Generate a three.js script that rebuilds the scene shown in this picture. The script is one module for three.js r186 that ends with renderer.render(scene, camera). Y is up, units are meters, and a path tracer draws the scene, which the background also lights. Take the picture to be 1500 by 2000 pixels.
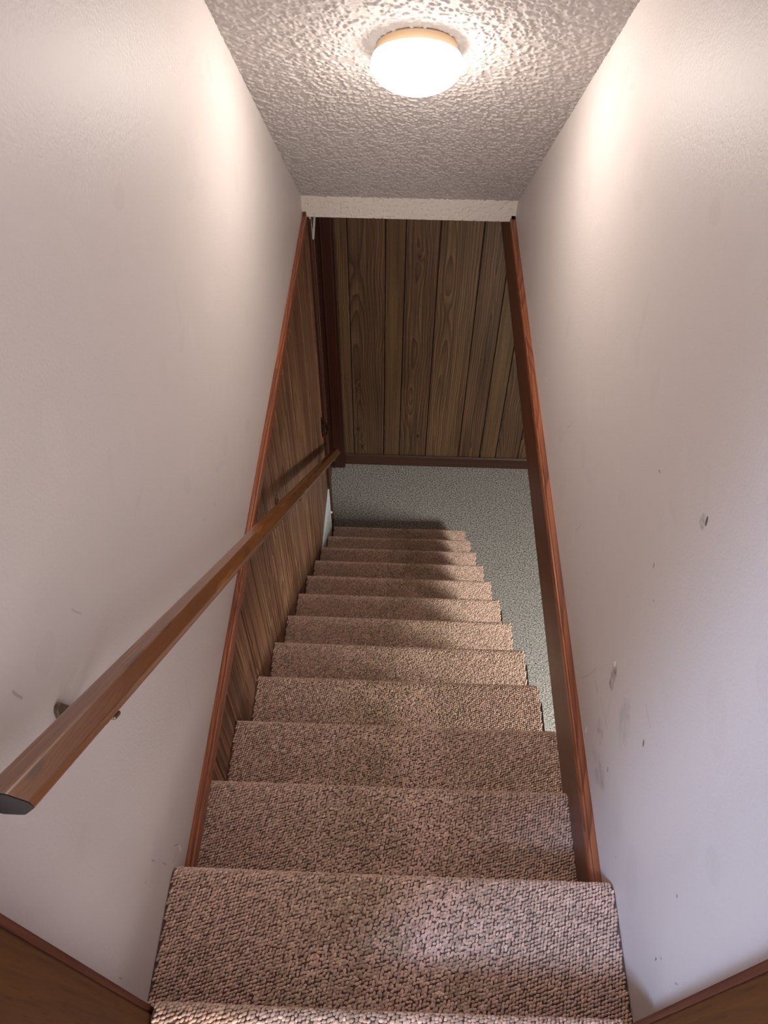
import * as THREE from 'three';
import { RoundedBoxGeometry } from 'three/addons/geometries/RoundedBoxGeometry.js';
import { ImprovedNoise } from 'three/addons/math/ImprovedNoise.js';
import { mergeGeometries } from 'three/addons/utils/BufferGeometryUtils.js';
import { RectAreaLightUniformsLib } from 'three/addons/lights/RectAreaLightUniformsLib.js';

// ------------------------------------------------------------------ camera, lights, exposure
const renderer = new THREE.WebGLRenderer({ antialias: true });
renderer.toneMapping = THREE.LinearToneMapping;
renderer.toneMappingExposure = 1.0;
renderer.shadowMap.enabled = true;
RectAreaLightUniformsLib.init();
const scene = new THREE.Scene();
scene.background = new THREE.Color(0x0b0b0c);

const F = 1538.77, CAM = new THREE.Vector3(-0.011, 1.2386, 0.1387);
const camera = new THREE.PerspectiveCamera(2 * Math.atan(1000 / F) * 180 / Math.PI, 0.75, 0.03, 40);
{
  const pitch = 0.89448, yaw = -0.02454, roll = -0.01119;
  const cp = Math.cos(pitch), sp = Math.sin(pitch), cy = Math.cos(yaw), sy = Math.sin(yaw), cr = Math.cos(roll), sr = Math.sin(roll);
  const dirOf = (u, v, d) => {
    const x = cr * u + sr * v, up = -sr * u + cr * v, fz = cp * d + sp * up, y = -sp * d + cp * up;
    return new THREE.Vector3(cy * x + sy * fz, y, -(-sy * x + cy * fz));
  };
  const right = dirOf(1, 0, 0), up = dirOf(0, 1, 0), back = dirOf(0, 0, 1).negate();
  camera.matrixAutoUpdate = true;
  camera.quaternion.setFromRotationMatrix(new THREE.Matrix4().makeBasis(right, up, back));
  camera.position.copy(CAM);
  camera.updateMatrixWorld();
}
scene.add(camera);

const GLOBE_I = 0.75, GLOBE_C = new THREE.Color(1.0, 0.9, 0.82);      // warm bulb in the stair globe
const HALL_L = 165, HALL_C = new THREE.Color(0.48, 0.64, 1.0);          // daylight-coloured panel in the room behind
const BASE_L = 180, BASE_C = new THREE.Color(0.98, 1.0, 0.94);
const WIN_L = 22, WIN_C = new THREE.Color(1.0, 0.94, 0.92);             // big daylight window at the far side of the room behind the camera          // fluorescent panel in the basement room

// ------------------------------------------------------------------ constants of the place (metres)
const R_ = 0.2, G_ = 0.22216;                 // rise and going
const XL = -0.3754, XR = 0.3779;              // painted walls
const XP = -0.39;                             // panelled lower wall on the left
const YF = -2.6, ZB = -3.348;                 // basement floor, basement back wall
const C0 = 2.0377, CS = 0.92824;              // sloped ceiling: y = C0 + CS z
const ZH = -2.418, HB = -0.288;               // bulkhead face and its lower edge
const TL = -0.2815, TR = -0.2745;             // tops of the wood caps

// ------------------------------------------------------------------ helpers
const noise = new ImprovedNoise();
const N = (x, y, z = 0) => noise.noise(x, y, z);
function rng(seed) { let s = seed >>> 0; return () => { s = (s + 0x6D2B79F5) | 0; let t = Math.imul(s ^ (s >>> 15), 1 | s); t = (t + Math.imul(t ^ (t >>> 7), 61 | t)) ^ t; return ((t ^ (t >>> 14)) >>> 0) / 4294967296; }; }
const sstep = (a, b, x) => { const t = Math.min(1, Math.max(0, (x - a) / (b - a))); return t * t * (3 - 2 * t); };
const taken = {};
function numbered(name) { const n = taken[name] = (taken[name] ?? -1) + 1; return n ? `${name}_${String(n).padStart(3, '0')}` : name; }
function mesh(name, geo, mat, parent = scene) {
  const m = new THREE.Mesh(geo, mat); m.name = parent === scene ? numbered(name) : name;
  m.castShadow = m.receiveShadow = true; parent.add(m); return m;
}
function part(name, geo, mat, parent) {
  parent.userData._n = parent.userData._n || {};
  const k = parent.userData._n[name] = (parent.userData._n[name] ?? -1) + 1;
  const m = mesh(k ? `${name}_${String(k).padStart(3, '0')}` : name, geo, mat, parent); return m;
}
function thing(name, label, category, pos = [0, 0, 0], group) {
  const o = new THREE.Group(); o.name = numbered(name); o.position.set(...pos); scene.add(o);
  o.userData.label = label; o.userData.category = category; if (group) o.userData.group = group; return o;
}
function struct(name, geo, mat) { const m = mesh(name, geo, mat); m.userData.kind = 'structure'; return m; }
function structGroup(name) { const g = new THREE.Group(); g.name = name; g.userData.kind = 'structure'; scene.add(g); return g; }
// box between two corners, rounded, uv in metres along the longest face axes
function box(x0, y0, z0, x1, y1, z1, r = 0.002) {
  const sx = Math.abs(x1 - x0), sy = Math.abs(y1 - y0), sz = Math.abs(z1 - z0);
  const g = r > 0 ? new RoundedBoxGeometry(sx, sy, sz, 2, Math.min(r, sx / 2.01, sy / 2.01, sz / 2.01)) : new THREE.BoxGeometry(sx, sy, sz);
  g.translate((x0 + x1) / 2, (y0 + y1) / 2, (z0 + z1) / 2); return boxUV(g);
}
function boxUV(g, grain = null) {   // planar map in metres, v runs along the grain axis
  const p = g.attributes.position, n = g.attributes.normal, uv = new Float32Array(p.count * 2);
  g.computeBoundingBox(); const s = g.boundingBox.getSize(new THREE.Vector3());
  const ax = grain ?? (s.x >= s.y && s.x >= s.z ? 0 : s.y >= s.z ? 1 : 2);
  for (let i = 0; i < p.count; i++) {
    const P = [p.getX(i), p.getY(i), p.getZ(i)], A = [Math.abs(n.getX(i)), Math.abs(n.getY(i)), Math.abs(n.getZ(i))];
    const k = A.indexOf(Math.max(...A)); let a, b;
    if (k === ax) { a = P[(ax + 1) % 3]; b = P[(ax + 2) % 3]; } else { b = P[ax]; a = P[3 - k - ax]; }
    uv[2 * i] = a; uv[2 * i + 1] = b;
  }
  g.setAttribute('uv', new THREE.BufferAttribute(uv, 2)); return g;
}
function slab(name, a, b, mat) { return struct(name, box(...a, ...b, 0), mat); }
const lin2s = c => c <= 0.0031308 ? 12.92 * c : 1.055 * Math.pow(c, 1 / 2.4) - 0.055;
function tex(w, h, fn, srgb = true) {     // fn(u, v) -> [r, g, b] linear when srgb, raw otherwise
  const d = new Uint8Array(w * h * 4);
  for (let j = 0; j < h; j++) for (let i = 0; i < w; i++) {
    const c = fn((i + 0.5) / w, (j + 0.5) / h, i, j), k = (j * w + i) * 4;
    for (let q = 0; q < 3; q++) { const x = srgb ? lin2s(Math.min(1, Math.max(0, c[q]))) : c[q]; d[k + q] = Math.max(0, Math.min(255, Math.round(x * 255))); }
    d[k + 3] = 255;
  }
  const t = new THREE.DataTexture(d, w, h, THREE.RGBAFormat); t.wrapS = t.wrapT = THREE.RepeatWrapping;
  t.magFilter = THREE.LinearFilter; t.minFilter = THREE.LinearMipmapLinearFilter; t.generateMipmaps = true;
  if (srgb) t.colorSpace = THREE.SRGBColorSpace; t.needsUpdate = true; return t;
}
const mix = (a, b, t) => [a[0] + (b[0] - a[0]) * t, a[1] + (b[1] - a[1]) * t, a[2] + (b[2] - a[2]) * t];

// plain-sawn wood: rings around a pith that wanders below the face
function woodTex(seed, W, H, pw, ph, o) {
  const r = rng(seed), u0 = (r() - 0.5) * 0.5 * W, sx = 1 + r() * 0.6, ph0 = r() * 50, tilt = (r() - 0.5) * 0.06;
  const knots = []; for (let k = 0; k < (o.knots || 0); k++) knots.push([(r() - 0.5) * W * 0.7, r() * H, 0.006 + r() * 0.008]);
  return tex(pw, ph, (a, b) => {
    let x = (a - 0.5) * W, y = b * H;
    let bend = 0, kn = 0;
    for (const [kx, ky, kr] of knots) { const dx = x - kx, dy = (y - ky) * 0.42, d2 = (dx * dx + dy * dy) / (kr * kr); const e = Math.exp(-d2 * 0.35); bend += e * 0.03; kn = Math.max(kn, Math.exp(-d2 * 2.2)); }
    const wx = x - u0 + 0.026 * N(x * 5, y * 1.7, ph0) + 0.009 * N(x * 18, y * 5, ph0 + 9);
    const depth = 0.03 + 0.055 * N(0.3, y * (o.slow || 1.1), ph0 + 3) + tilt * y + 0.02 * N(x * 8, y * 3, ph0 + 5);
    const ring = Math.sqrt(wx * wx * sx * sx + depth * depth) + bend + 0.002 * N(x * 60, y * 7, ph0);
    const t = ring * o.freq, f = t - Math.floor(t);
    let late = Math.pow(f, 1.7) * (1 - sstep(0.9, 1, f));                 // dark latewood line
    const fine = 0.5 + 0.5 * N(x * 420, y * 11, ph0) , pore = sstep(0.35, 0.6, N(x * 700, y * 22, ph0 + 20));
    const band = 0.5 + 0.5 * N(x * 22 + 4 * ring, y * 1.3, ph0 + 30), cloud = 0.5 + 0.5 * N(x * 7, y * 2.2, ph0 + 40);
    let c = mix(o.light, o.mid, Math.min(1, 0.25 + 0.75 * band));
    const st = N(x * 95, y * 1.1, ph0 + 50) + 0.6 * N(x * 230, y * 2.6, ph0 + 60); c = mix(c, st > 0 ? o.light : o.dark, Math.min(0.75, Math.abs(st) * (o.streak ?? 0.7)));
    c = mix(c, o.dark, Math.min(1, late * (o.line ?? 0.8) + kn * 0.9));
    const m = (1 - 0.22 * fine - 0.25 * pore - 0.25 * (cloud - 0.5) * (o.cloud ?? 1)) * (o.gain ?? 1);
    return [c[0] * m, c[1] * m, c[2] * m];
  });
}
function woodMat(t, rough, extra = {}) { return new THREE.MeshPhysicalMaterial({ map: t, roughness: rough, bumpMap: t, bumpScale: 0.00025, ...extra }); }
function scaled(t, w, h, ox = 0, oy = 0) { const c = t.clone(); c.repeat.set(1 / w, 1 / h); c.offset.set(ox, oy); c.needsUpdate = true; return c; }

// ------------------------------------------------------------------ materials
// printed panel boards: cool olive browns and red browns
const P_OLIVE = { light: [0.29, 0.16, 0.076], mid: [0.155, 0.078, 0.036], dark: [0.032, 0.014, 0.007], freq: 78, knots: 1, line: 0.85, slow: 1.3, cloud: 1.6, gain: 0.85 };
const P_RED = { light: [0.265, 0.145, 0.075], mid: [0.13, 0.062, 0.031], dark: [0.03, 0.012, 0.006], freq: 60, knots: 3, line: 0.8, slow: 1.8, cloud: 1.8, gain: 0.8 };
const P_GOLD = { light: [0.3, 0.168, 0.074], mid: [0.155, 0.078, 0.035], dark: [0.034, 0.015, 0.007], freq: 110, knots: 2, line: 0.9, slow: 1.5, cloud: 1.4, gain: 0.82 };
const PANEL = [P_OLIVE, P_RED, P_GOLD, P_RED, P_OLIVE, P_RED].map((o, i) => woodTex(101 + i * 17, 0.24, 2.4, 256, 1280, o));
const panelMats = PANEL.map(t => woodMat(scaled(t, 0.24, 2.4), 0.42, { clearcoat: 0.15, clearcoatRoughness: 0.35 }));
const L_TAN = { light: [0.47, 0.25, 0.135], mid: [0.25, 0.118, 0.06], dark: [0.07, 0.027, 0.013], freq: 75, knots: 0, line: 0.75, slow: 0.7, cloud: 1.5, streak: 2.2 };
const L_RED = { light: [0.43, 0.21, 0.112], mid: [0.23, 0.1, 0.051], dark: [0.065, 0.024, 0.012], freq: 90, knots: 0, line: 0.8, slow: 0.9, cloud: 1.5, streak: 2.2 };
const SIDE = [L_TAN, L_RED, L_TAN, L_RED].map((o, i) => woodTex(301 + i * 13, 0.24, 2.4, 256, 1024, o));
const sideMats = SIDE.map(t => woodMat(scaled(t, 0.24, 2.4), 0.45, { clearcoat: 0.1, clearcoatRoughness: 0.4 }));
const trimTex = woodTex(501, 0.2, 1.6, 256, 1024, { light: [0.5, 0.165, 0.066], mid: [0.36, 0.105, 0.04], dark: [0.1, 0.022, 0.009], freq: 95, knots: 3, line: 0.85 });
const trimMat = woodMat(scaled(trimTex, 0.2, 1.6), 0.38, { clearcoat: 0.35, clearcoatRoughness: 0.25 });
const fasciaTex = woodTex(511, 0.2, 2.6, 256, 1280, { light: [0.19, 0.066, 0.032], mid: [0.125, 0.038, 0.018], dark: [0.045, 0.012, 0.006], freq: 70, knots: 2, line: 0.55, slow: 0.5 });
const fasciaMat = woodMat(scaled(fasciaTex, 0.2, 2.6), 0.4, { clearcoat: 0.3, clearcoatRoughness: 0.3 });
const darkTex = woodTex(521, 0.2, 2.0, 256, 1024, { light: [0.075, 0.017, 0.009], mid: [0.048, 0.01, 0.005], dark: [0.018, 0.004, 0.003], freq: 90, knots: 0, line: 0.6 });
const darkMat = woodMat(scaled(darkTex, 0.2, 2.0), 0.4, { clearcoat: 0.3, clearcoatRoughness: 0.3 });
const baseTex = woodTex(525, 0.2, 2.0, 256, 1024, { light: [0.13, 0.052, 0.03], mid: [0.075, 0.028, 0.016], dark: [0.022, 0.008, 0.005], freq: 190, knots: 0, line: 0.9 });
const baseMat = woodMat(scaled(baseTex, 0.2, 2.0), 0.4, { clearcoat: 0.2, clearcoatRoughness: 0.3 });
const jambTex = woodTex(531, 0.3, 2.0, 256, 512, { light: [0.1, 0.036, 0.007], mid: [0.08, 0.027, 0.005], dark: [0.05, 0.015, 0.003], freq: 45, knots: 0, line: 0.4 });
const jambMat = woodMat(scaled(jambTex, 0.3, 2.0), 0.7, { specularIntensity: 0.35 });
const jambEdgeMat = woodMat(scaled(fasciaTex, 0.2, 2.6), 0.7, { specularIntensity: 0.3 });
// handrail: amber varnish with worn dark and rubbed patches
const railTex = (() => {
  const base = { light: [0.27, 0.09, 0.017], mid: [0.18, 0.051, 0.01], dark: [0.075, 0.018, 0.005] };
  return tex(256, 2048, (a, b) => {
    const x = a * 0.16, y = b * 3.2;
    const ring = x * 260 + 3.2 * N(x * 24, y * 4.2, 2) + 1.6 * N(x * 50, y * 11, 7);
    const f = ring - Math.floor(ring), fine = 0.5 + 0.5 * N(x * 500, y * 14, 5);
    let c = mix(base.light, base.mid, 0.5 + 0.5 * N(x * 60, y * 3, 11)); c = mix(c, base.dark, Math.pow(f, 3) * 0.5);
    const rub = sstep(0.12, 0.5, N(x * 30, y * 7, 21) + 0.5 * N(x * 90, y * 24, 22)) * sstep(0.9, 0.2, y);    // grip-worn grey brown near the top end
    c = mix(c, [0.2, 0.1, 0.06], rub * 0.75);
    const blot = sstep(0.3, 0.5, N(x * 50, y * 12, 31)); c = mix(c, [0.07, 0.026, 0.012], blot * 0.6);
    const gold = sstep(0.3, 0.45, N(x * 45, y * 7, 41)); c = mix(c, [0.42, 0.17, 0.035], gold * 0.6);
    const m = 1 - 0.2 * fine; return [c[0] * m, c[1] * m, c[2] * m];
  });
})();
const railMat = new THREE.MeshPhysicalMaterial({ map: scaled(railTex, 0.16, 3.2), roughness: 0.32, clearcoat: 0.7, clearcoatRoughness: 0.14 });
const endMat = new THREE.MeshStandardMaterial({ color: new THREE.Color(0.014, 0.009, 0.0095), roughness: 0.9,  });

// painted drywall: roller stipple and the scuffs the photo shows
const stipple = tex(512, 512, (u, v) => { const x = u * 8, y = v * 8; const h = 0.5 + 0.22 * N(x * 9, y * 9, 1.5) + 0.16 * N(x * 21, y * 21, 4.5); return [h, h, h]; }, false);
function paintedWall(marks, base) {
  const W = 2.5, H = 2.5, PX = 2048, cv = document.createElement('canvas'); cv.width = cv.height = PX;
  const c = cv.getContext('2d'); c.fillStyle = base; c.fillRect(0, 0, PX, PX);
  const r = rng(77), X = z => (-z / W) * PX, Y = y => (1 - (y + 0.4) / H) * PX, S = PX / W;
  for (let i = 0; i < 260; i++) { c.fillStyle = `rgba(${r() < 0.5 ? '120,108,98' : '255,252,248'},${0.012 + r() * 0.03})`; c.beginPath(); c.ellipse(r() * PX, r() * PX, (4 + r() * 40), (3 + r() * 26), r() * 3, 0, 7); c.fill(); }
  for (const [kind, y, z, w, h, rot = 0, al = 0.6] of marks) {
    c.save(); c.translate(X(z), Y(y)); c.rotate(rot);
    if (kind === 'tick') { c.fillStyle = `rgba(70,62,66,${al})`; c.beginPath(); c.ellipse(0, 0, w * S / 2, h * S / 2, 0, 0, 7); c.fill(); }
    if (kind === 'chip') { c.fillStyle = `rgba(250,246,240,${al})`; c.beginPath(); c.moveTo(-w * S / 2, 0); c.lineTo(0, -h * S / 2); c.lineTo(w * S / 2, h * S * 0.1); c.lineTo(0.1 * w * S, h * S / 2); c.closePath(); c.fill(); }
    if (kind === 'smear') for (let k = 0; k < 40; k++) { c.fillStyle = `rgba(105,94,96,${al * 0.22})`; c.beginPath(); const a = r() * 6.28, q = Math.sqrt(r()); c.ellipse(Math.cos(a) * q * w * S / 2, Math.sin(a) * q * h * S / 2, (0.1 + 0.14 * r()) * w * S, (0.06 + 0.12 * r()) * h * S, r() * 3, 0, 7); c.fill(); }
    if (kind === 'line') { c.strokeStyle = `rgba(100,90,92,${al})`; c.lineWidth = Math.max(1.2, h * S); c.beginPath(); c.moveTo(-w * S / 2, 0); c.quadraticCurveTo(0, w * S * 0.06, w * S / 2, 0); c.stroke(); }
    c.restore();
  }
  const t = new THREE.CanvasTexture(cv); t.colorSpace = THREE.SRGBColorSpace; t.wrapS = t.wrapT = THREE.ClampToEdgeWrapping; t.anisotropy = 8;
  const bump = stipple.clone(); bump.repeat.set(W / 0.3, H / 0.3); bump.needsUpdate = true;
  return new THREE.MeshStandardMaterial({ map: t, roughness: 0.52, bumpMap: bump, bumpScale: 0.0006 });
}
const RIGHT_MARKS = [
  ['tick', 0.465, -0.483, 0.006, 0.015, 0.3, 0.8], ['smear', 0.455, -0.489, 0.02, 0.02, 0, 0.35], ['chip', 0.006, -0.527, 0.012, 0.016, 0.2, 0.9], ['smear', -0.018, -0.512, 0.03, 0.055, 0.15, 0.6],
  ['line', -0.128, -0.55, 0.03, 0.003, 0.2, 0.35], ['line', -0.104, -0.486, 0.07, 0.0015, 0.15, 0.4], ['line', 0.124, -0.379, 0.04, 0.001, 0, 0.3], ['tick', 0.08, -0.353, 0.006, 0.013, 0.5, 0.7],
  ['chip', -0.244, -0.514, 0.01, 0.03, 0.1, 0.8], ['tick', -0.134, -0.393, 0.004, 0.012, 0.4, 0.6], ['line', -0.086, -0.899, 0.05, 0.001, 1.2, 0.35], ['tick', 0.269, -0.552, 0.006, 0.01, 0.4, 0.35], ['tick', 0.24, -0.508, 0.004, 0.006, 0.2, 0.35],
  ['tick', 0.367, -0.654, 0.01, 0.005, 0.4, 0.3], ['tick', 0.104, -0.132, 0.004, 0.007, 0.3, 0.45], ['tick', -0.032, -0.08, 0.003, 0.007, 0.3, 0.85], ['tick', -0.008, -0.077, 0.003, 0.004, 0, 0.6], ['line', 0.039, -0.04, 0.012, 0.0015, 1.3, 0.6],
  ['tick', -0.162, -0.254, 0.003, 0.004, 0, 0.5], ['line', -0.032, -1.151, 0.06, 0.0012, 1.0, 0.25], ['line', -0.17, -0.6, 0.12, 0.0012, 1.25, 0.35], ['smear', -0.2, -0.42, 0.09, 0.06, 0.5, 0.18], ['smear', -0.15, -0.47, 0.05, 0.04, 0, 0.18],
  ['smear', 0.0, -0.42, 0.05, 0.09, 0.4, 0.12], ['chip', -0.203, -1.672, 0.012, 0.02, 0.2, 0.5], ['chip', -0.178, -1.47, 0.01, 0.02, 0.2, 0.5]];
const LEFT_MARKS = [
  ['line', 0.524, -0.192, 0.024, 0.003, 1.4, 0.35], ['tick', 0.056, -0.778, 0.005, 0.004, 0, 0.5], ['line', -0.071, -0.197, 0.02, 0.002, 1.4, 0.45], ['line', -0.142, -0.211, 0.02, 0.002, 1.4, 0.45], ['line', -0.195, -0.256, 0.03, 0.0012, 1.2, 0.5],
  ['chip', -0.225, -0.258, 0.008, 0.03, 0.3, 0.8], ['tick', -0.054, -0.161, 0.003, 0.003, 0, 0.6], ['line', -0.028, -0.03, 0.014, 0.0015, 1.5, 0.6], ['tick', 0.012, -0.852, 0.003, 0.01, 0.5, 0.4], ['line', 0.457, -0.328, 0.03, 0.002, 1.2, 0.22], ['line', -0.2, -0.235, 0.02, 0.001, 0.5, 0.4]];
const wallRightMat = paintedWall(RIGHT_MARKS, '#d3cac6');
const wallLeftMat = paintedWall(LEFT_MARKS, '#d3cac6');
const plainPaint = new THREE.MeshStandardMaterial({ color: 0xd6d1cb, roughness: 0.6 });
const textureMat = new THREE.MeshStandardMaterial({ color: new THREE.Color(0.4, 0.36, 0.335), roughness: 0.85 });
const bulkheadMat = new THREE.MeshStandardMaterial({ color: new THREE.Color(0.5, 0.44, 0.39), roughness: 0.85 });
const blackMat = new THREE.MeshStandardMaterial({ color: 0x0a0706, roughness: 0.9 });
const vinylMat = new THREE.MeshStandardMaterial({ color: new THREE.Color(0.33, 0.29, 0.26), roughness: 0.5 });

// carpets
const dirt = (x, z, s) => {                                       // trodden middle of the flight, olive grime in patches with grain
  const worn = Math.exp(-Math.pow((x - 0.0 + 0.05 * N(z * 3, 1, s)) / 0.2, 2));
  return worn * sstep(-0.25, 0.45, N(x * 5, z * 5, 3 + s) + 0.5 * N(x * 17, z * 17, 8 + s) + 0.35 * N(x * 70, z * 70, 5));
};
const loopBase = new THREE.MeshStandardMaterial({ color: new THREE.Color(0.15, 0.093, 0.07), roughness: 1 });
const loopMat = new THREE.MeshStandardMaterial({ color: 0xffffff, roughness: 0.95 });
const greyCarpetMap = tex(1024, 1024, (u, v, i, j) => {
  const h = Math.abs(Math.sin(i * 12.9898 + j * 78.233) * 43758.5453) % 1, x = u * 2, y = v * 2;
  const a = N(x * 46, y * 46, 1), b = N(x * 90, y * 90, 7), cl = N(x * 3, y * 3, 4);
  const m = 0.7 + 0.7 * a + 0.5 * b + 0.3 * (h - 0.5) + 0.03 * cl; const t = sstep(0.1, 0.5, N(x * 46, y * 46, 12));
  const c = mix([0.41, 0.385, 0.355], [0.47, 0.4, 0.36], t); return [c[0] * m, c[1] * m, c[2] * m];
});
const greyCarpetBump = tex(1024, 1024, (u, v) => { const x = u * 2, y = v * 2; const h = 0.5 + 0.35 * N(x * 46, y * 46, 1) + 0.2 * N(x * 90, y * 90, 7); return [h, h, h]; }, false);
greyCarpetMap.repeat.set(1 / 0.75, 1 / 0.75); greyCarpetBump.repeat.set(1 / 0.75, 1 / 0.75);
const greyCarpet = new THREE.MeshStandardMaterial({ map: greyCarpetMap, bumpMap: greyCarpetBump, bumpScale: 0.004, roughness: 1 });

// ------------------------------------------------------------------ the shell of the stairwell
function wallPolygon(pts, x0, x1) {      // pts in (z, y), extruded in x from x0 to x1
  const s = new THREE.Shape(pts.map(([z, y]) => new THREE.Vector2(-z, y)));
  const g = new THREE.ExtrudeGeometry(s, { depth: Math.abs(x1 - x0), bevelEnabled: false });
  // local (X=-z, Y=y, Z=depth) -> world: x = x0 + Z * dir
  const m = new THREE.Matrix4().makeBasis(new THREE.Vector3(0, 0, -1), new THREE.Vector3(0, 1, 0), new THREE.Vector3(1, 0, 0));
  g.applyMatrix4(m); g.translate(Math.min(x0, x1), 0, 0); g.computeVertexNormals();
  const p = g.attributes.position, uv = new Float32Array(p.count * 2);
  for (let i = 0; i < p.count; i++) { uv[2 * i] = -p.getZ(i) / 2.5; uv[2 * i + 1] = (p.getY(i) + 0.4) / 2.5; }
  g.setAttribute('uv', new THREE.BufferAttribute(uv, 2)); return g;
}
const profileL = [[0.012, TL - 0.002], [0.012, 2.3], [-0.2, 2.3], [-2.52, -0.1], [-2.52, TL - 0.002]];
struct('wall_left', wallPolygon(profileL, XL, XL - 0.12), wallLeftMat);
struct('wall_right', wallPolygon(profileL.map(([z, y]) => [z, y < 0 && y < -0.2 ? TR - 0.002 : y]), XR, XR + 0.12), wallRightMat);

// knock-down texture: height field with blobs
function blob(x, y) {
  const a = N(x * 105, y * 105, 3.3), b = N(x * 190, y * 190, 9.1), c = N(x * 40, y * 40, 6.2);
  return 0.0026 * sstep(-0.1, 0.4, a + 0.4 * b + 0.25 * c) + 0.0005 * b;
}
function heightSheet(w, h, step, toWorld, nrm, fn) {
  const nx = Math.round(w / step), ny = Math.round(h / step), pos = new Float32Array((nx + 1) * (ny + 1) * 3), idx = [];
  for (let j = 0; j <= ny; j++) for (let i = 0; i <= nx; i++) {
    const a = i / nx * w, b = j / ny * h, q = toWorld(a, b), d = fn(a, b), k = (j * (nx + 1) + i) * 3;
    pos[k] = q[0] + nrm[0] * d; pos[k + 1] = q[1] + nrm[1] * d; pos[k + 2] = q[2] + nrm[2] * d;
  }
  for (let j = 0; j < ny; j++) for (let i = 0; i < nx; i++) { const a = j * (nx + 1) + i, b = a + 1, c = a + nx + 1, d = c + 1; idx.push(a, b, d, a, d, c); }
  const g = new THREE.BufferGeometry(); g.setAttribute('position', new THREE.BufferAttribute(pos, 3)); g.setIndex(idx); g.computeVertexNormals(); return g;
}
const slopeLen = Math.hypot(1, CS), CN = [0, -1 / slopeLen, CS / slopeLen];     // ceiling normal into the stairwell
{
  const z0 = -1.05, len = (z0 - ZH) * slopeLen + 0.012;
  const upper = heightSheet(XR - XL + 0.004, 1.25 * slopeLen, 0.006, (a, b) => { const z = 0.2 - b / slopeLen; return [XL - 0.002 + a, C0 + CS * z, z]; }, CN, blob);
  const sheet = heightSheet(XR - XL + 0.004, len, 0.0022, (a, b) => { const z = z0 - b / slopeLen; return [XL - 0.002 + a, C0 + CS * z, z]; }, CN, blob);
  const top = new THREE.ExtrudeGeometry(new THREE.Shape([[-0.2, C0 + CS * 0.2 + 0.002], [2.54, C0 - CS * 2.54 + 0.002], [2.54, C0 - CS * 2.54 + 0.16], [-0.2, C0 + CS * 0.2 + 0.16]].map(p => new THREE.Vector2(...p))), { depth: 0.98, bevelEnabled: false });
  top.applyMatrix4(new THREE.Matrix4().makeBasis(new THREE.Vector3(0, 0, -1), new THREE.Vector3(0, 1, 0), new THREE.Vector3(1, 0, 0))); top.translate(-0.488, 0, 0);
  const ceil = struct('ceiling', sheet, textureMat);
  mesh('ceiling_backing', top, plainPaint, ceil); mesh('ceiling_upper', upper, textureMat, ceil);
}
{
  const yT = C0 + CS * ZH + 0.012;
  const pit = (a, b) => 0.0012 * N(a * 40, b * 40, 1) - 0.005 * sstep(0.34, 0.5, N(a * 95, b * 95, 5) + 0.4 * N(a * 190, b * 190, 8)) + 0.0007 * N(a * 160, b * 160, 3);
  const g = heightSheet(XR - XL - 0.03, yT - HB, 0.0025, (a, b) => [XL + 0.015 + a, HB + b, ZH], [0, 0, 1], pit);
  const bulk = struct('ceiling_bulkhead', g, bulkheadMat);
  mesh('bulkhead_core', box(XL + 0.0155, HB + 0.0005, ZH - 0.11, XR - 0.0155, yT + 0.1, ZH - 0.004, 0), bulkheadMat, bulk);
  mesh('bulkhead_side', box(XL - 0.002, TL + 0.012, ZH - 0.1, XL + 0.016, yT, ZH - 0.002, 0), bulkheadMat, bulk);
  mesh('bulkhead_side_001', box(XR - 0.016, TR + 0.008, ZH - 0.1, XR + 0.002, yT, ZH - 0.002, 0), bulkheadMat, bulk);
}

// caps and fascia
function capProfile(x0, x1, y0, y1, z0, z1, inner) {       // rounded cap with a bead along its inner edge
  const g1 = box(x0, y0, z0, x1, y1, z1, 0.004);
  const bead = new THREE.CylinderGeometry(0.0035, 0.0035, Math.abs(z1 - z0), 10); bead.rotateX(Math.PI / 2); bead.translate(inner, y1 - 0.001, (z0 + z1) / 2); boxUV(bead, 2);
  const a = g1.index ? g1.toNonIndexed() : g1, b = bead.toNonIndexed(); return mergeGeometries([a, b]);
}
const t1 = struct('trim_1', capProfile(-0.42, -0.359, TL - 0.034, TL, -2.42, -0.235, -0.3625), trimMat);
const t2 = struct('trim_2', capProfile(0.3585, 0.42, TR - 0.02, TR, -2.415, -0.225, 0.3625), trimMat);
const fas = struct('trim_3', box(0.361, -0.442, -2.72, 0.4, TR - 0.0205, -0.225, 0.003), fasciaMat);

// panelled walls -----------------------------------------------------------------------------------------------
function plankGeo(w, h, t = 0.006, ch = 0.003) {           // front face +z, bottom at y = 0, centred in x
  const s = new THREE.Shape([[-w / 2, 0], [w / 2, 0], [w / 2, t - ch], [w / 2 - ch, t], [-w / 2 + ch, t], [-w / 2, t - ch]].map(p => new THREE.Vector2(...p)));
  const g = new THREE.ExtrudeGeometry(s, { depth: h, bevelEnabled: false, steps: 1 });
  g.rotateX(-Math.PI / 2);                                  // extrude axis -> +y, shape y -> -z
  g.scale(1, 1, -1);                                        // face the front to +z
  const idx = g.index; const p = g.attributes.position;     // mirror fixed by swapping winding
  for (let i = 0; i < p.count; i += 3) for (const k of ['position', 'normal', 'uv']) { const A = g.attributes[k], n = A.itemSize; for (let q = 0; q < n; q++) { const u = A.array[(i + 1) * n + q]; A.array[(i + 1) * n + q] = A.array[(i + 2) * n + q]; A.array[(i + 2) * n + q] = u; } }
  g.computeVertexNormals(); return g;
}
function plankUV(g, off, h0) { const p = g.attributes.position, uv = g.attributes.uv; for (let i = 0; i < p.count; i++) uv.setXY(i, p.getX(i) + 0.12 + off, p.getY(i) + h0); return g; }
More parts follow.
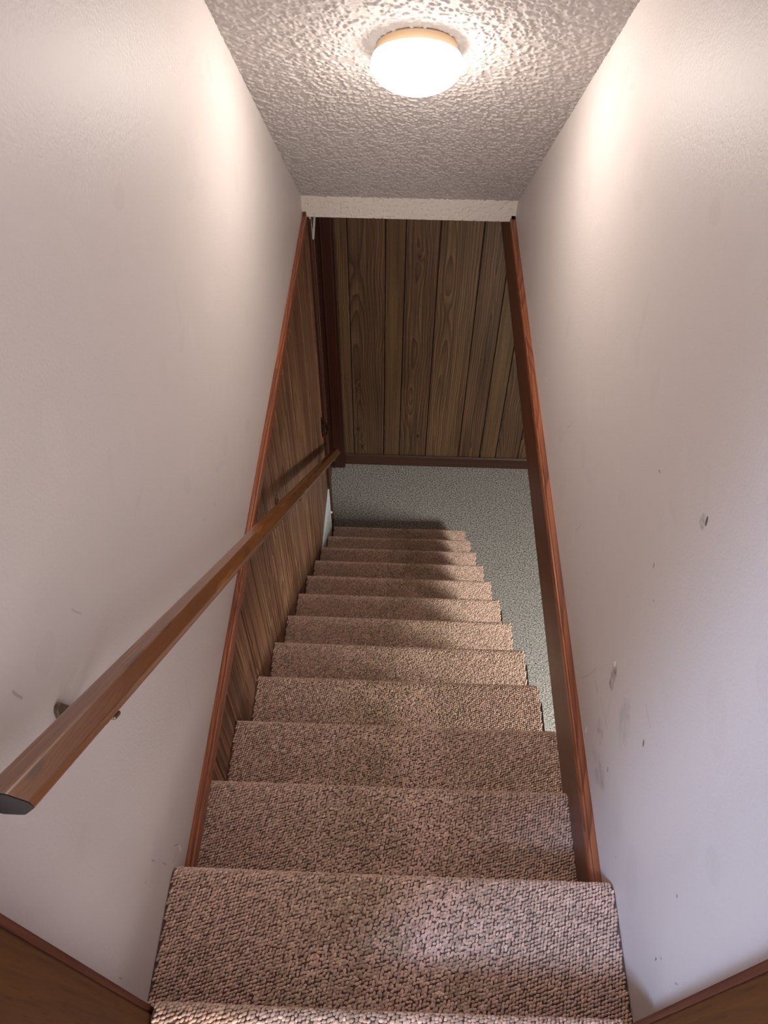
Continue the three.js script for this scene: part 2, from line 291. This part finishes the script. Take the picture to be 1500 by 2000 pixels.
{
  const wb = structGroup('wall_back');
  mesh('backing', box(-0.6, YF, ZB - 0.1, 3.3, -0.25, ZB - 0.006, 0), blackMat, wb);
  const cuts = [-0.45, -0.294, -0.104, -0.0035, 0.165, 0.378, 0.516, 0.618, 0.762, 0.905, 1.1, 1.2, 1.37, 1.58, 1.71, 1.82, 1.96, 2.15, 2.25, 2.42, 2.63, 2.8, 3.0, 3.25];
  const pick = [0, 1, 2, 3, 4, 5, 2, 1, 0, 3, 2, 4, 1, 5, 0, 2, 3, 4, 1, 2, 5, 0, 3];
  for (let i = 0; i + 1 < cuts.length; i++) {
    const w = cuts[i + 1] - cuts[i] - 0.0045, g = plankUV(plankGeo(w, 2.26), (i * 0.037) % 0.03, 0.05 * i);
    const m = part('plank', g, panelMats[pick[i]], wb); m.position.set((cuts[i] + cuts[i + 1]) / 2, YF + 0.02, ZB - 0.006);
  }
  const wl = structGroup('wall_left_basement');
  mesh('backing', box(XP - 0.13, YF, -2.655, XP - 0.006, TL - 0.035, 0.3, 0), blackMat, wl);
  const lc = [-2.655, -2.56, -2.42, -2.28, -2.07, -1.9, -1.79, -1.6, -1.455, -1.275, -1.153, -1.045, -0.887, -0.66, -0.512, -0.29, -0.1, 0.1, 0.3];
  for (let i = 0; i + 1 < lc.length; i++) {
    const w = lc[i + 1] - lc[i] - (i < 6 ? 0.0025 : 0.0042), g = plankUV(plankGeo(w, TL - 0.036 - YF - 0.002, 0.006, 0.0018), (i * 0.03) % 0.05, 0.07 * i);
    const m = part('plank', g, sideMats[i % 4], wl); m.rotation.y = Math.PI / 2; m.position.set(XP - 0.006, YF + 0.001, (lc[i] + lc[i + 1]) / 2);
  }
  const bb = struct('baseboard_back', box(-0.353, YF, ZB, 3.2, YF + 0.088, ZB + 0.014, 0.004), baseMat);
  mesh('baseboard_cap', box(-0.353, YF + 0.07, ZB + 0.001, 3.2, YF + 0.092, ZB + 0.009, 0.003), baseMat, bb);
}
// closet doorway at the foot of the left wall
{
  const d = structGroup('door_2');
  const leaf = part('door_leaf', box(-0.455, YF + 0.01, -3.275, -0.435, -0.56, -2.735, 0.002), darkMat, d);
  part('door_leaf_edge', box(-0.4345, YF + 0.012, -2.775, -0.425, -0.6, -2.742, 0.002), sideMats[1], d);
  part('near_jamb', box(-0.47, YF, -2.735, -0.392, -0.5, -2.715, 0.002), darkMat, d);
  part('near_casing', box(-0.395, YF, -2.715, -0.3765, -0.44, -2.648, 0.004), darkMat, d);
  part('near_casing_bead', box(-0.377, YF, -2.703, -0.3735, -0.44, -2.694, 0.0015), fasciaMat, d);
  part('far_jamb', box(-0.47, YF, -3.345, -0.368, -0.3, -3.30, 0.003), darkMat, d);
  part('far_casing', box(-0.372, YF, -3.3465, -0.352, -0.3, -3.302, 0.004), darkMat, d);
  part('far_casing_bead', box(-0.424, YF, -3.301, -0.416, -0.3, -3.2945, 0.002), darkMat, d);
  part('head_casing', box(-0.395, -0.5, -3.3, -0.3765, -0.43, -2.715, 0.003), darkMat, d);
  part('closet_back', box(-0.62, YF, -3.36, -0.56, -0.3, -2.6, 0), blackMat, d);
}

// ------------------------------------------------------------------ basement room (runs off to the right under the floor above)
{
  const fl = struct('floor', (() => { const g = new THREE.BoxGeometry(4.1, 0.1, 5.4); g.translate(1.45, YF - 0.05, -0.75); return boxUV(g); })(), greyCarpet);
  slab('ceiling_basement', [0.42, -0.44, -2.5], [3.4, -0.3, 1.95], plainPaint);
  slab('ceiling_basement_far', [-0.7, -0.27, -3.5], [3.4, -0.15, -2.53], plainPaint);
  slab('ceiling_basement_step', [0.42, -0.44, -2.56], [3.4, -0.14, -2.5], plainPaint);
  slab('wall_right_basement', [3.2, YF, -3.4], [3.4, -0.3, 1.9], sideMats[0]);
  slab('wall_front_basement', [-0.6, YF, 1.85], [3.3, -0.3, 1.95], sideMats[1]);
  const lamp = thing('ceiling_panel_light', 'white fluorescent ceiling panel in the basement room, out of view to the right', 'ceiling light', [1.72, -0.441, -0.36]);
  part('frame', box(-0.32, -0.03, -0.32, 0.32, 0, 0.32, 0.004), new THREE.MeshStandardMaterial({ color: 0xe8e8e6, roughness: 0.5 }), lamp);
  part('diffuser', box(-0.29, -0.034, -0.29, 0.29, -0.029, 0.29, 0.001), new THREE.MeshStandardMaterial({ color: 0xffffff, emissive: BASE_C, emissiveIntensity: 2 }), lamp);
  const rl = new THREE.RectAreaLight(BASE_C, BASE_L, 0.5, 0.5); rl.position.set(0, -0.04, 0); rl.rotation.x = -Math.PI / 2; lamp.add(rl); rl.name = 'panel_light';
}

// ------------------------------------------------------------------ upstairs doorway and room behind the camera
{
  const d = structGroup('door_1');
  for (const s of [-1, 1]) {
    const a = s * 0.3185, b = s * 0.376;
    part('jamb', box(Math.min(a, b), -0.02, 0.012, Math.max(a, b), 2.0, 0.125, 0.003), jambMat, d);
    part('jamb_edge', box(Math.min(a + s * 0.003, b), -0.16, 0.002, Math.max(a + s * 0.003, b), 2.0, 0.0118, 0.0025), jambEdgeMat, d);
  }
  part('head', box(-0.376, 2.0, 0.004, 0.376, 2.05, 0.125, 0.003), jambMat, d);
  const out = [[-0.376, 0], [-3.0, 0], [-3.0, 2.4], [1.6, 2.4], [1.6, 0], [0.376, 0], [0.376, 2.04], [-0.376, 2.04]];
  const g = new THREE.ExtrudeGeometry(new THREE.Shape(out.map(p => new THREE.Vector2(...p))), { depth: 0.1, bevelEnabled: false }); g.translate(0, 0, 0.0135);
  struct('wall_hall_front', g, plainPaint);
  slab('floor_hall', [-3.0, -0.22, 0.0235], [1.6, -0.012, 4.2], vinylMat);
  slab('wall_hall_left', [-3.1, -0.2, 0.0], [-3.0, 2.5, 4.3], plainPaint);
  slab('wall_hall_right', [1.6, -0.2, 0.0], [1.7, 2.5, 4.3], plainPaint);
  slab('wall_hall_back', [-3.1, -0.2, 4.2], [1.7, 2.5, 4.3], plainPaint);
  slab('ceiling_hall', [-3.1, 2.4, 0.0], [1.7, 2.5, 4.3], plainPaint);
  const lamp = thing('ceiling_panel_light', 'cool white square ceiling panel lighting the room behind the doorway', 'ceiling light', [-1.75, 2.399, 1.2]);
  part('frame', box(-0.32, -0.03, -0.32, 0.32, 0, 0.32, 0.004), new THREE.MeshStandardMaterial({ color: 0xe8e8e6, roughness: 0.5 }), lamp);
  part('diffuser', box(-0.29, -0.034, -0.29, 0.29, -0.029, 0.29, 0.001), new THREE.MeshStandardMaterial({ color: 0xffffff, emissive: HALL_C, emissiveIntensity: 2 }), lamp);
  const rl = new THREE.RectAreaLight(HALL_C, HALL_L, 0.5, 0.5); rl.position.set(0, -0.04, 0); rl.rotation.x = -Math.PI / 2; lamp.add(rl); rl.name = 'panel_light';
}

{ // window in the far wall of the room behind, facing the stairs
  const w = structGroup('window_1');
  const frame = new THREE.MeshStandardMaterial({ color: 0xe9e6e0, roughness: 0.5 });
  part('pane', box(-1.05, 0.85, 4.18, 1.05, 2.15, 4.19, 0), new THREE.MeshStandardMaterial({ color: 0xffffff, emissive: WIN_C, emissiveIntensity: 2 }), w);
  part('frame_side', box(-1.12, 0.8, 4.15, -1.05, 2.2, 4.199, 0.004), frame, w); part('frame_side', box(1.05, 0.8, 4.15, 1.12, 2.2, 4.199, 0.004), frame, w);
  part('frame_top', box(-1.05, 2.15, 4.15, 1.05, 2.2, 4.199, 0.004), frame, w); part('sill', box(-1.15, 0.8, 4.12, 1.15, 0.85, 4.199, 0.004), frame, w);
  const rl = new THREE.RectAreaLight(WIN_C, WIN_L, 2.1, 1.3); rl.position.set(0, 1.5, 4.17); rl.name = 'daylight'; w.add(rl);
}

// ------------------------------------------------------------------ staircase
{
  const st = thing('staircase', 'straight flight of stairs going down, each step wrapped in worn pinkish-brown loop carpet', 'staircase', [0, 0, 0]);
  const xl = [0, -0.3745, -0.389, -0.389, -0.389, -0.389, -0.389, -0.389, -0.388, -0.387, -0.387, -0.378, -0.372];
  const xr = [0, 0.377, 0.387, 0.402, 0.406, 0.412, 0.412, 0.408, 0.407, 0.406, 0.4, 0.399, 0.397];
  const NR = 0.019, SET = 0.022;
  const loop = new THREE.IcosahedronGeometry(1, 1); loop.scale(0.0038, 0.0027, 0.00225);
  const rand = rng(4242), M = new THREE.Matrix4(), col = new THREE.Color();
  // carpet path of one step in (z, y) seen from its nosing, with arc length
  function path(back, rise) {
    const pts = [[back, 0], [NR, 0]]; for (let a = 1; a <= 8; a++) { const t = a / 8 * Math.PI * 0.62; pts.push([NR - NR * Math.sin(t), -NR + NR * Math.cos(t)]); }
    pts.push([SET, -rise]); return pts;
  }
  function at(pts, s) { for (let i = 0; i + 1 < pts.length; i++) { const dz = pts[i + 1][0] - pts[i][0], dy = pts[i + 1][1] - pts[i][1], L = Math.hypot(dz, dy); if (s <= L || i + 2 === pts.length) { const t = Math.min(1, s / L); return [pts[i][0] + dz * t, pts[i][1] + dy * t, dz / L, dy / L]; } s -= L; } }
  function stepGeo(x0, x1, pts, back, rise) {
    const sh = new THREE.Shape(); const P = [...pts, [back, -rise]]; sh.setFromPoints(P.map(([z, y]) => new THREE.Vector2(-z, y)));
    const g = new THREE.ExtrudeGeometry(sh, { depth: x1 - x0, bevelEnabled: false });
    g.applyMatrix4(new THREE.Matrix4().makeBasis(new THREE.Vector3(0, 0, -1), new THREE.Vector3(0, 1, 0), new THREE.Vector3(1, 0, 0))); g.translate(x0, 0, 0); return g;
  }
  function loops(parent, x0, x1, pts, yk, zk, sMin, sMax) {
    const list = [], ang = 0.72, dRow = 0.0051, dAl = 0.0061, ca = Math.cos(ang), sa = Math.sin(ang), W = x1 - x0, Lm = sMax - sMin, diag = Math.hypot(W, Lm);
    for (let r = -diag; r < diag; r += dRow) for (let a = -diag; a < diag; a += dAl) {
      const aa = a + ((Math.round(r / dRow) & 1) ? dAl / 2 : 0);
      let u = ca * aa - sa * r, s = -(sa * aa + ca * r) + Lm / 2; u += W / 2;
      const wx = x0 + u, worn = Math.exp(-Math.pow(wx / 0.2, 4));
      const j = 0.0008 + 0.0006 * worn; u += (rand() - 0.5) * 2 * j; s += (rand() - 0.5) * 2 * j;
      const q1 = rand(), q2 = rand(), q3 = rand(), q4 = rand();
      if (u < 0.002 || u > W - 0.002 || s < 0 || s > Lm) continue;
      list.push([u, s + sMin, ang + (q1 - 0.5) * (0.7 + 1.0 * worn), 0.82 + 0.4 * q2, q3, q4, worn]);
    }
    const im = new THREE.InstancedMesh(loop, loopMat, list.length); im.name = 'carpet_loops'; im.userData.kind = 'stuff';
    list.forEach(([u, s, an, sc, q3, q4, worn], i) => {
      const [z, y, tz, ty] = at(pts, s), x = x0 + u;
      const T = new THREE.Vector3(0, ty, tz), X = new THREE.Vector3(1, 0, 0), Nn = new THREE.Vector3(0, -tz, ty).multiplyScalar(1); if (Nn.y < -0.2 || (Nn.y < 0.2 && Nn.z > 0)) Nn.negate();
      const A = X.clone().multiplyScalar(Math.cos(an)).addScaledVector(T, -Math.sin(an) * -1 * 1), B = new THREE.Vector3().crossVectors(A, Nn).negate();
      const flat = 1 - 0.25 * worn;
      M.makeBasis(A.multiplyScalar(sc), Nn.clone().multiplyScalar(sc * flat), B.multiplyScalar(sc * (1 + 0.15 * worn)));
      M.setPosition(x, y + Nn.y * 0.0012, z + Nn.z * 0.0012); im.setMatrixAt(i, M);
      const wz = zk + z, d = dirt(x, wz - yk, 0.5), hue = 0.5 + 0.5 * N(x * 9, (wz - yk) * 9, 3), b = (0.74 + 0.52 * q3) * (1 - 0.06 * N(x * 30, wz * 30, 2));
      let c = mix([0.67, 0.455, 0.372], [0.645, 0.45, 0.35], hue); c = mix(c, [0.36, 0.255, 0.16], 0.7 * d); if (q4 > 0.93) c = mix(c, [0.68, 0.54, 0.44], 0.6);
      col.setRGB(c[0] * b, c[1] * b, c[2] * b); im.setColorAt(i, col);
    });
    im.castShadow = im.receiveShadow = true; parent.add(im); return im;
  }
  for (let k = 1; k <= 12; k++) {
    const back = G_ + SET, pts = path(back, R_), m = part('step', stepGeo(xl[k], xr[k], pts, back, R_), loopBase, st);
    m.position.set(0, -k * R_, -k * G_);
    let len = 0; for (let i = 0; i + 1 < pts.length; i++) len += Math.hypot(pts[i + 1][0] - pts[i][0], pts[i + 1][1] - pts[i][1]);
    loops(m, xl[k], xr[k], pts, -k * R_, -k * G_, 0.0, len - 0.004);
  }
  { // landing edge wrapped in the same carpet
    const pts = path(0.0225, R_), m = part('landing_nosing', stepGeo(-0.3155, 0.3155, pts, 0.0225, R_), loopBase, st);
    let len = 0; for (let i = 0; i + 1 < pts.length; i++) len += Math.hypot(pts[i + 1][0] - pts[i][0], pts[i + 1][1] - pts[i][1]);
    loops(m, -0.3155, 0.3155, pts, 0, 0, 0.0, len - 0.004);
    part('landing_riser', box(-0.374, -0.2, 0.012, -0.3175, -0.161, 0.022, 0), loopBase, st);
    part('carpet_backing_strip', box(-0.3155, -0.012, 0.0228, 0.3155, -0.002, 0.027, 0.001), new THREE.MeshStandardMaterial({ color: new THREE.Color(0.3, 0.22, 0.11), roughness: 0.9 }), st).userData.label = 'yellowish cut edge of the carpet';
  }
  // timber carrying the open right-hand side
  const ang = Math.atan2(R_, G_), L = 13 * Math.hypot(R_, G_);
  const sg = new THREE.Shape([[0.55, -0.58], [0.55, -0.83], [2.72, -2.6], [2.86, -2.6], [2.7, -2.46]].map(p => new THREE.Vector2(...p)));
  const gs = new THREE.ExtrudeGeometry(sg, { depth: 0.03, bevelEnabled: false });
  gs.applyMatrix4(new THREE.Matrix4().makeBasis(new THREE.Vector3(0, 0, -1), new THREE.Vector3(0, 1, 0), new THREE.Vector3(1, 0, 0))); gs.translate(0.355, -0.18, 0);
  boxUV(gs, 2); part('stringer', gs, darkMat, st);
  for (const k of [4, 5, 7]) part('tread_end', box(xr[k] - 0.01, -k * R_ - 0.045, -k * G_ + 0.05, xr[k] + 0.0065, -k * R_ - 0.006, -k * G_ + 0.2, 0.002), blackMat, st).userData.label = 'dark timber tread end beside the carpet';
}

// ------------------------------------------------------------------ handrail
{
  const h = thing('handrail', 'long varnished amber-brown wooden handrail sloping down the left wall', 'handrail', [0, 0, 0]);
  const HX = -0.3235, HH = 0.6465, dz0 = -0.068, dz1 = -2.555;
  // eight-sided section with eased corners
  const oct = [[0.0235, -0.0045], [0.0235, 0.0045], [0.0095, 0.0185], [-0.0095, 0.0185], [-0.0235, 0.0045], [-0.0235, -0.0045], [-0.0095, -0.0185], [0.0095, -0.0185]], sh = new THREE.Shape();
  oct.forEach((q, i) => {
    const pr = oct[(i + 7) % 8], nx = oct[(i + 1) % 8], e = 0.0028, la = Math.hypot(pr[0] - q[0], pr[1] - q[1]), lb = Math.hypot(nx[0] - q[0], nx[1] - q[1]);
    const p0 = [q[0] + (pr[0] - q[0]) * e / la, q[1] + (pr[1] - q[1]) * e / la], p1 = [q[0] + (nx[0] - q[0]) * e / lb, q[1] + (nx[1] - q[1]) * e / lb];
    if (i) sh.lineTo(...p0); else sh.moveTo(...p0); sh.quadraticCurveTo(q[0], q[1], p1[0], p1[1]);
  });
  sh.closePath();
  const a = new THREE.Vector3(HX, HH + 0.9 * dz0, dz0), b = new THREE.Vector3(HX, HH + 0.9 * dz1, dz1), len = a.distanceTo(b);
  const g = new THREE.ExtrudeGeometry(sh, { depth: len, bevelEnabled: false, curveSegments: 6, steps: 1 });
  const p = g.attributes.position, nn = g.attributes.normal, uv = g.attributes.uv;
  for (let i = 0; i < p.count; i++) { const th = (Math.atan2(p.getY(i), p.getX(i)) + Math.PI * 1.5) % (Math.PI * 2); uv.setXY(i, th / 6.2832 * 0.16, p.getZ(i)); }
  const Z = b.clone().sub(a).normalize(), X = new THREE.Vector3(-1, 0, 0), Y = new THREE.Vector3().crossVectors(Z, X);
  const B = new THREE.Matrix4().makeBasis(X, Y, Z).setPosition(a); g.applyMatrix4(B);
  const plumb = q => { for (let i = 0; i < q.count; i++) { const along = (q.getY(i) - a.y) * Z.y + (q.getZ(i) - a.z) * Z.z; if (along < 0.004) { const d = dz0 - q.getZ(i) + (along < -0.0005 ? 0.0012 : 0); q.setZ(i, q.getZ(i) + d); q.setY(i, q.getY(i) + 0.9 * d); } } };
  plumb(p); g.computeVertexNormals();      // the end is sawn plumb
  part('rail', g, railMat, h);
  const ge = new THREE.ExtrudeGeometry(sh, { depth: 0.0015, bevelEnabled: false, curveSegments: 6 }); ge.translate(0, 0, -0.0012); ge.scale(0.985, 0.985, 1); ge.applyMatrix4(B); plumb(ge.attributes.position); ge.computeVertexNormals();
  part('end_grain', ge, endMat, h).userData.label = 'dark sawn end of the rail';
  const brass = new THREE.MeshStandardMaterial({ color: new THREE.Color(0.16, 0.115, 0.07), roughness: 0.45, metalness: 0.75 });
  for (const [zb, wx] of [[-0.22, XL], [-1.43, XP], [-2.4, XP]]) {
    const yr = HH + 0.9 * zb, br = new THREE.Group(); br.name = 'bracket' + (zb === -0.22 ? '' : zb === -1.43 ? '_001' : '_002'); h.add(br);
    const ps = new THREE.Shape(); ps.moveTo(-0.016, -0.04); ps.lineTo(0.016, -0.04); ps.lineTo(0.017, 0.0); ps.lineTo(0.005, 0.038); ps.quadraticCurveTo(0, 0.043, -0.005, 0.038); ps.lineTo(-0.017, 0.0); ps.closePath();
    const pg = new THREE.ExtrudeGeometry(ps, { depth: 0.003, bevelEnabled: true, bevelSize: 0.001, bevelThickness: 0.001, bevelSegments: 1 }); pg.rotateY(Math.PI / 2); pg.translate(wx + 0.0012, yr - 0.052, zb);
    part('plate', pg, brass, br);
    const cv = new THREE.CatmullRomCurve3([new THREE.Vector3(wx + 0.003, yr - 0.05, zb), new THREE.Vector3(wx + 0.025, yr - 0.05, zb), new THREE.Vector3(HX - 0.006, yr - 0.045, zb), new THREE.Vector3(HX - 0.002, yr - 0.03, zb)]);
    part('arm', new THREE.TubeGeometry(cv, 14, 0.0048, 8), brass, br);
    const sd = new RoundedBoxGeometry(0.034, 0.005, 0.016, 2, 0.002); sd.rotateX(-0.733); sd.translate(HX - 0.003, yr - 0.0285, zb); part('saddle', sd, brass, br);
    for (const o of [-0.02, 0.018]) { const sc = new THREE.SphereGeometry(0.0042, 10, 6); sc.scale(0.5, 1, 1); sc.translate(wx + 0.0055, yr - 0.052 + o, zb); part('screw', sc, endMat, br); }
  }
}

// ------------------------------------------------------------------ ceiling globe
{
  const n = new THREE.Vector3(...CN), base = new THREE.Vector3(0.003, C0 + CS * -1.541, -1.541);
  const o = thing('ceiling_lamp', 'lit frosted glass globe lamp with a tan ring on the sloped textured ceiling', 'ceiling lamp', base.toArray());
  o.quaternion.setFromUnitVectors(new THREE.Vector3(0, 1, 0), n);
  const ringP = [[0.0, 0.0], [0.079, 0.0], [0.0805, 0.004], [0.0805, 0.022], [0.078, 0.026], [0.068, 0.026], [0.066, 0.008], [0.0, 0.008]].map(q => new THREE.Vector2(...q));
  part('ring', new THREE.LatheGeometry(ringP, 56), new THREE.MeshStandardMaterial({ color: new THREE.Color(0.58, 0.4, 0.25), roughness: 0.5 }), o);
  const gp = [[0.0765, 0.02]]; for (let i = 0; i <= 22; i++) { const a = -0.28 + (Math.PI / 2 + 0.28) * i / 22; gp.push([0.0907 * Math.cos(a), 0.036 + 0.05 * Math.sin(a)]); }
  gp[gp.length - 1][0] = 0.0001;
  part('globe', new THREE.LatheGeometry(gp.map(q => new THREE.Vector2(...q)), 56), new THREE.MeshStandardMaterial({ color: 0xffffff, roughness: 0.3, emissive: new THREE.Color(1, 0.97, 0.93), emissiveIntensity: 3 }), o);
  const pl = new THREE.PointLight(GLOBE_C, GLOBE_I, 0, 2); pl.position.set(0.01, 0.05, 0); pl.castShadow = true; pl.shadow.radius = 2.5; pl.name = 'globe_light'; o.add(pl);
}

// ------------------------------------------------------------------ small things on the left wall
{
  const white = new THREE.MeshStandardMaterial({ color: new THREE.Color(0.72, 0.78, 0.8), roughness: 0.45 });
  const v = thing('wall_panel', 'small white panel with a tiny knob low on the panelled wall beside the lowest stairs', 'wall panel', [XP, -2.3, -2.44]);
  part('plate', box(0.0005, -0.25, -0.205, 0.004, 0.24, 0.205, 0.0015), white, v);
  part('frame_top', box(0.0005, 0.225, -0.215, 0.009, 0.25, 0.215, 0.002), white, v);
  part('frame_side', box(0.0005, -0.25, -0.215, 0.009, 0.2245, -0.195, 0.002), white, v);
  part('frame_side', box(0.0005, -0.25, 0.195, 0.009, 0.2245, 0.215, 0.002), white, v);
  part('inner_door', box(0.0042, -0.24, -0.19, 0.0075, 0.212, -0.002, 0.0015), white, v);
  part('inner_door', box(0.0042, -0.24, 0.002, 0.0075, 0.212, 0.19, 0.0015), white, v);
  const kn = new THREE.SphereGeometry(0.007, 14, 10); kn.translate(0.016, 0.09, -0.175); part('knob', kn, white, v);

  const black = new THREE.MeshStandardMaterial({ color: 0x0c0a09, roughness: 0.4, metalness: 0.6 });
  const hd = thing('pull_handle', 'small ornate black metal pull handle on the panelled wall beside the dark door casing', 'handle', [XP, -1.53, -2.605]);
  const ps = new THREE.Shape(); ps.moveTo(0, -0.066); ps.bezierCurveTo(0.012, -0.06, 0.006, -0.045, 0.01, -0.03); ps.bezierCurveTo(0.02, -0.018, 0.02, 0.018, 0.01, 0.03); ps.bezierCurveTo(0.006, 0.045, 0.012, 0.06, 0, 0.066);
  ps.bezierCurveTo(-0.012, 0.06, -0.006, 0.045, -0.01, 0.03); ps.bezierCurveTo(-0.02, 0.018, -0.02, -0.018, -0.01, -0.03); ps.bezierCurveTo(-0.006, -0.045, -0.012, -0.06, 0, -0.066);
  const pg = new THREE.ExtrudeGeometry(ps, { depth: 0.003, bevelEnabled: true, bevelSize: 0.0012, bevelThickness: 0.001, bevelSegments: 2 }); pg.rotateY(Math.PI / 2); pg.translate(0.0012, 0, 0); part('plate', pg, black, hd);
  const bail = new THREE.CatmullRomCurve3([[0.005, 0.03, -0.008], [0.02, 0.022, -0.009], [0.026, -0.02, -0.007], [0.02, -0.052, 0], [0.026, -0.02, 0.007], [0.02, 0.022, 0.009], [0.005, 0.03, 0.008]].map(q => new THREE.Vector3(...q)));
  part('bail', new THREE.TubeGeometry(bail, 40, 0.003, 8), black, hd);

  const grey = new THREE.MeshStandardMaterial({ color: new THREE.Color(0.6, 0.6, 0.58), roughness: 0.4, metalness: 0.3 });
  const br = thing('metal_hanger', 'tiny pale metal V-shaped bracket in the top left corner under the bulkhead', 'bracket', [XP, -0.5, -2.6]);
  const leg = (x0, y0, x1, y1, z, w) => { const L = Math.hypot(x1 - x0, y1 - y0), g = new RoundedBoxGeometry(w, L, 0.003, 1, 0.001); g.rotateZ(Math.atan2(y1 - y0, x1 - x0) - Math.PI / 2); g.translate((x0 + x1) / 2, (y0 + y1) / 2, z); return g; };
  part('leg', leg(0.008, 0.09, 0.014, -0.03, -0.06, 0.009), grey, br);
  part('leg', leg(0.03, 0.09, 0.016, -0.03, -0.066, 0.008), grey, br);
  part('flange', box(0.0005, 0.082, -0.075, 0.04, 0.087, -0.05, 0.001), grey, br);
}

scene.traverse(o => { delete o.userData._n; });
renderer.render(scene, camera);
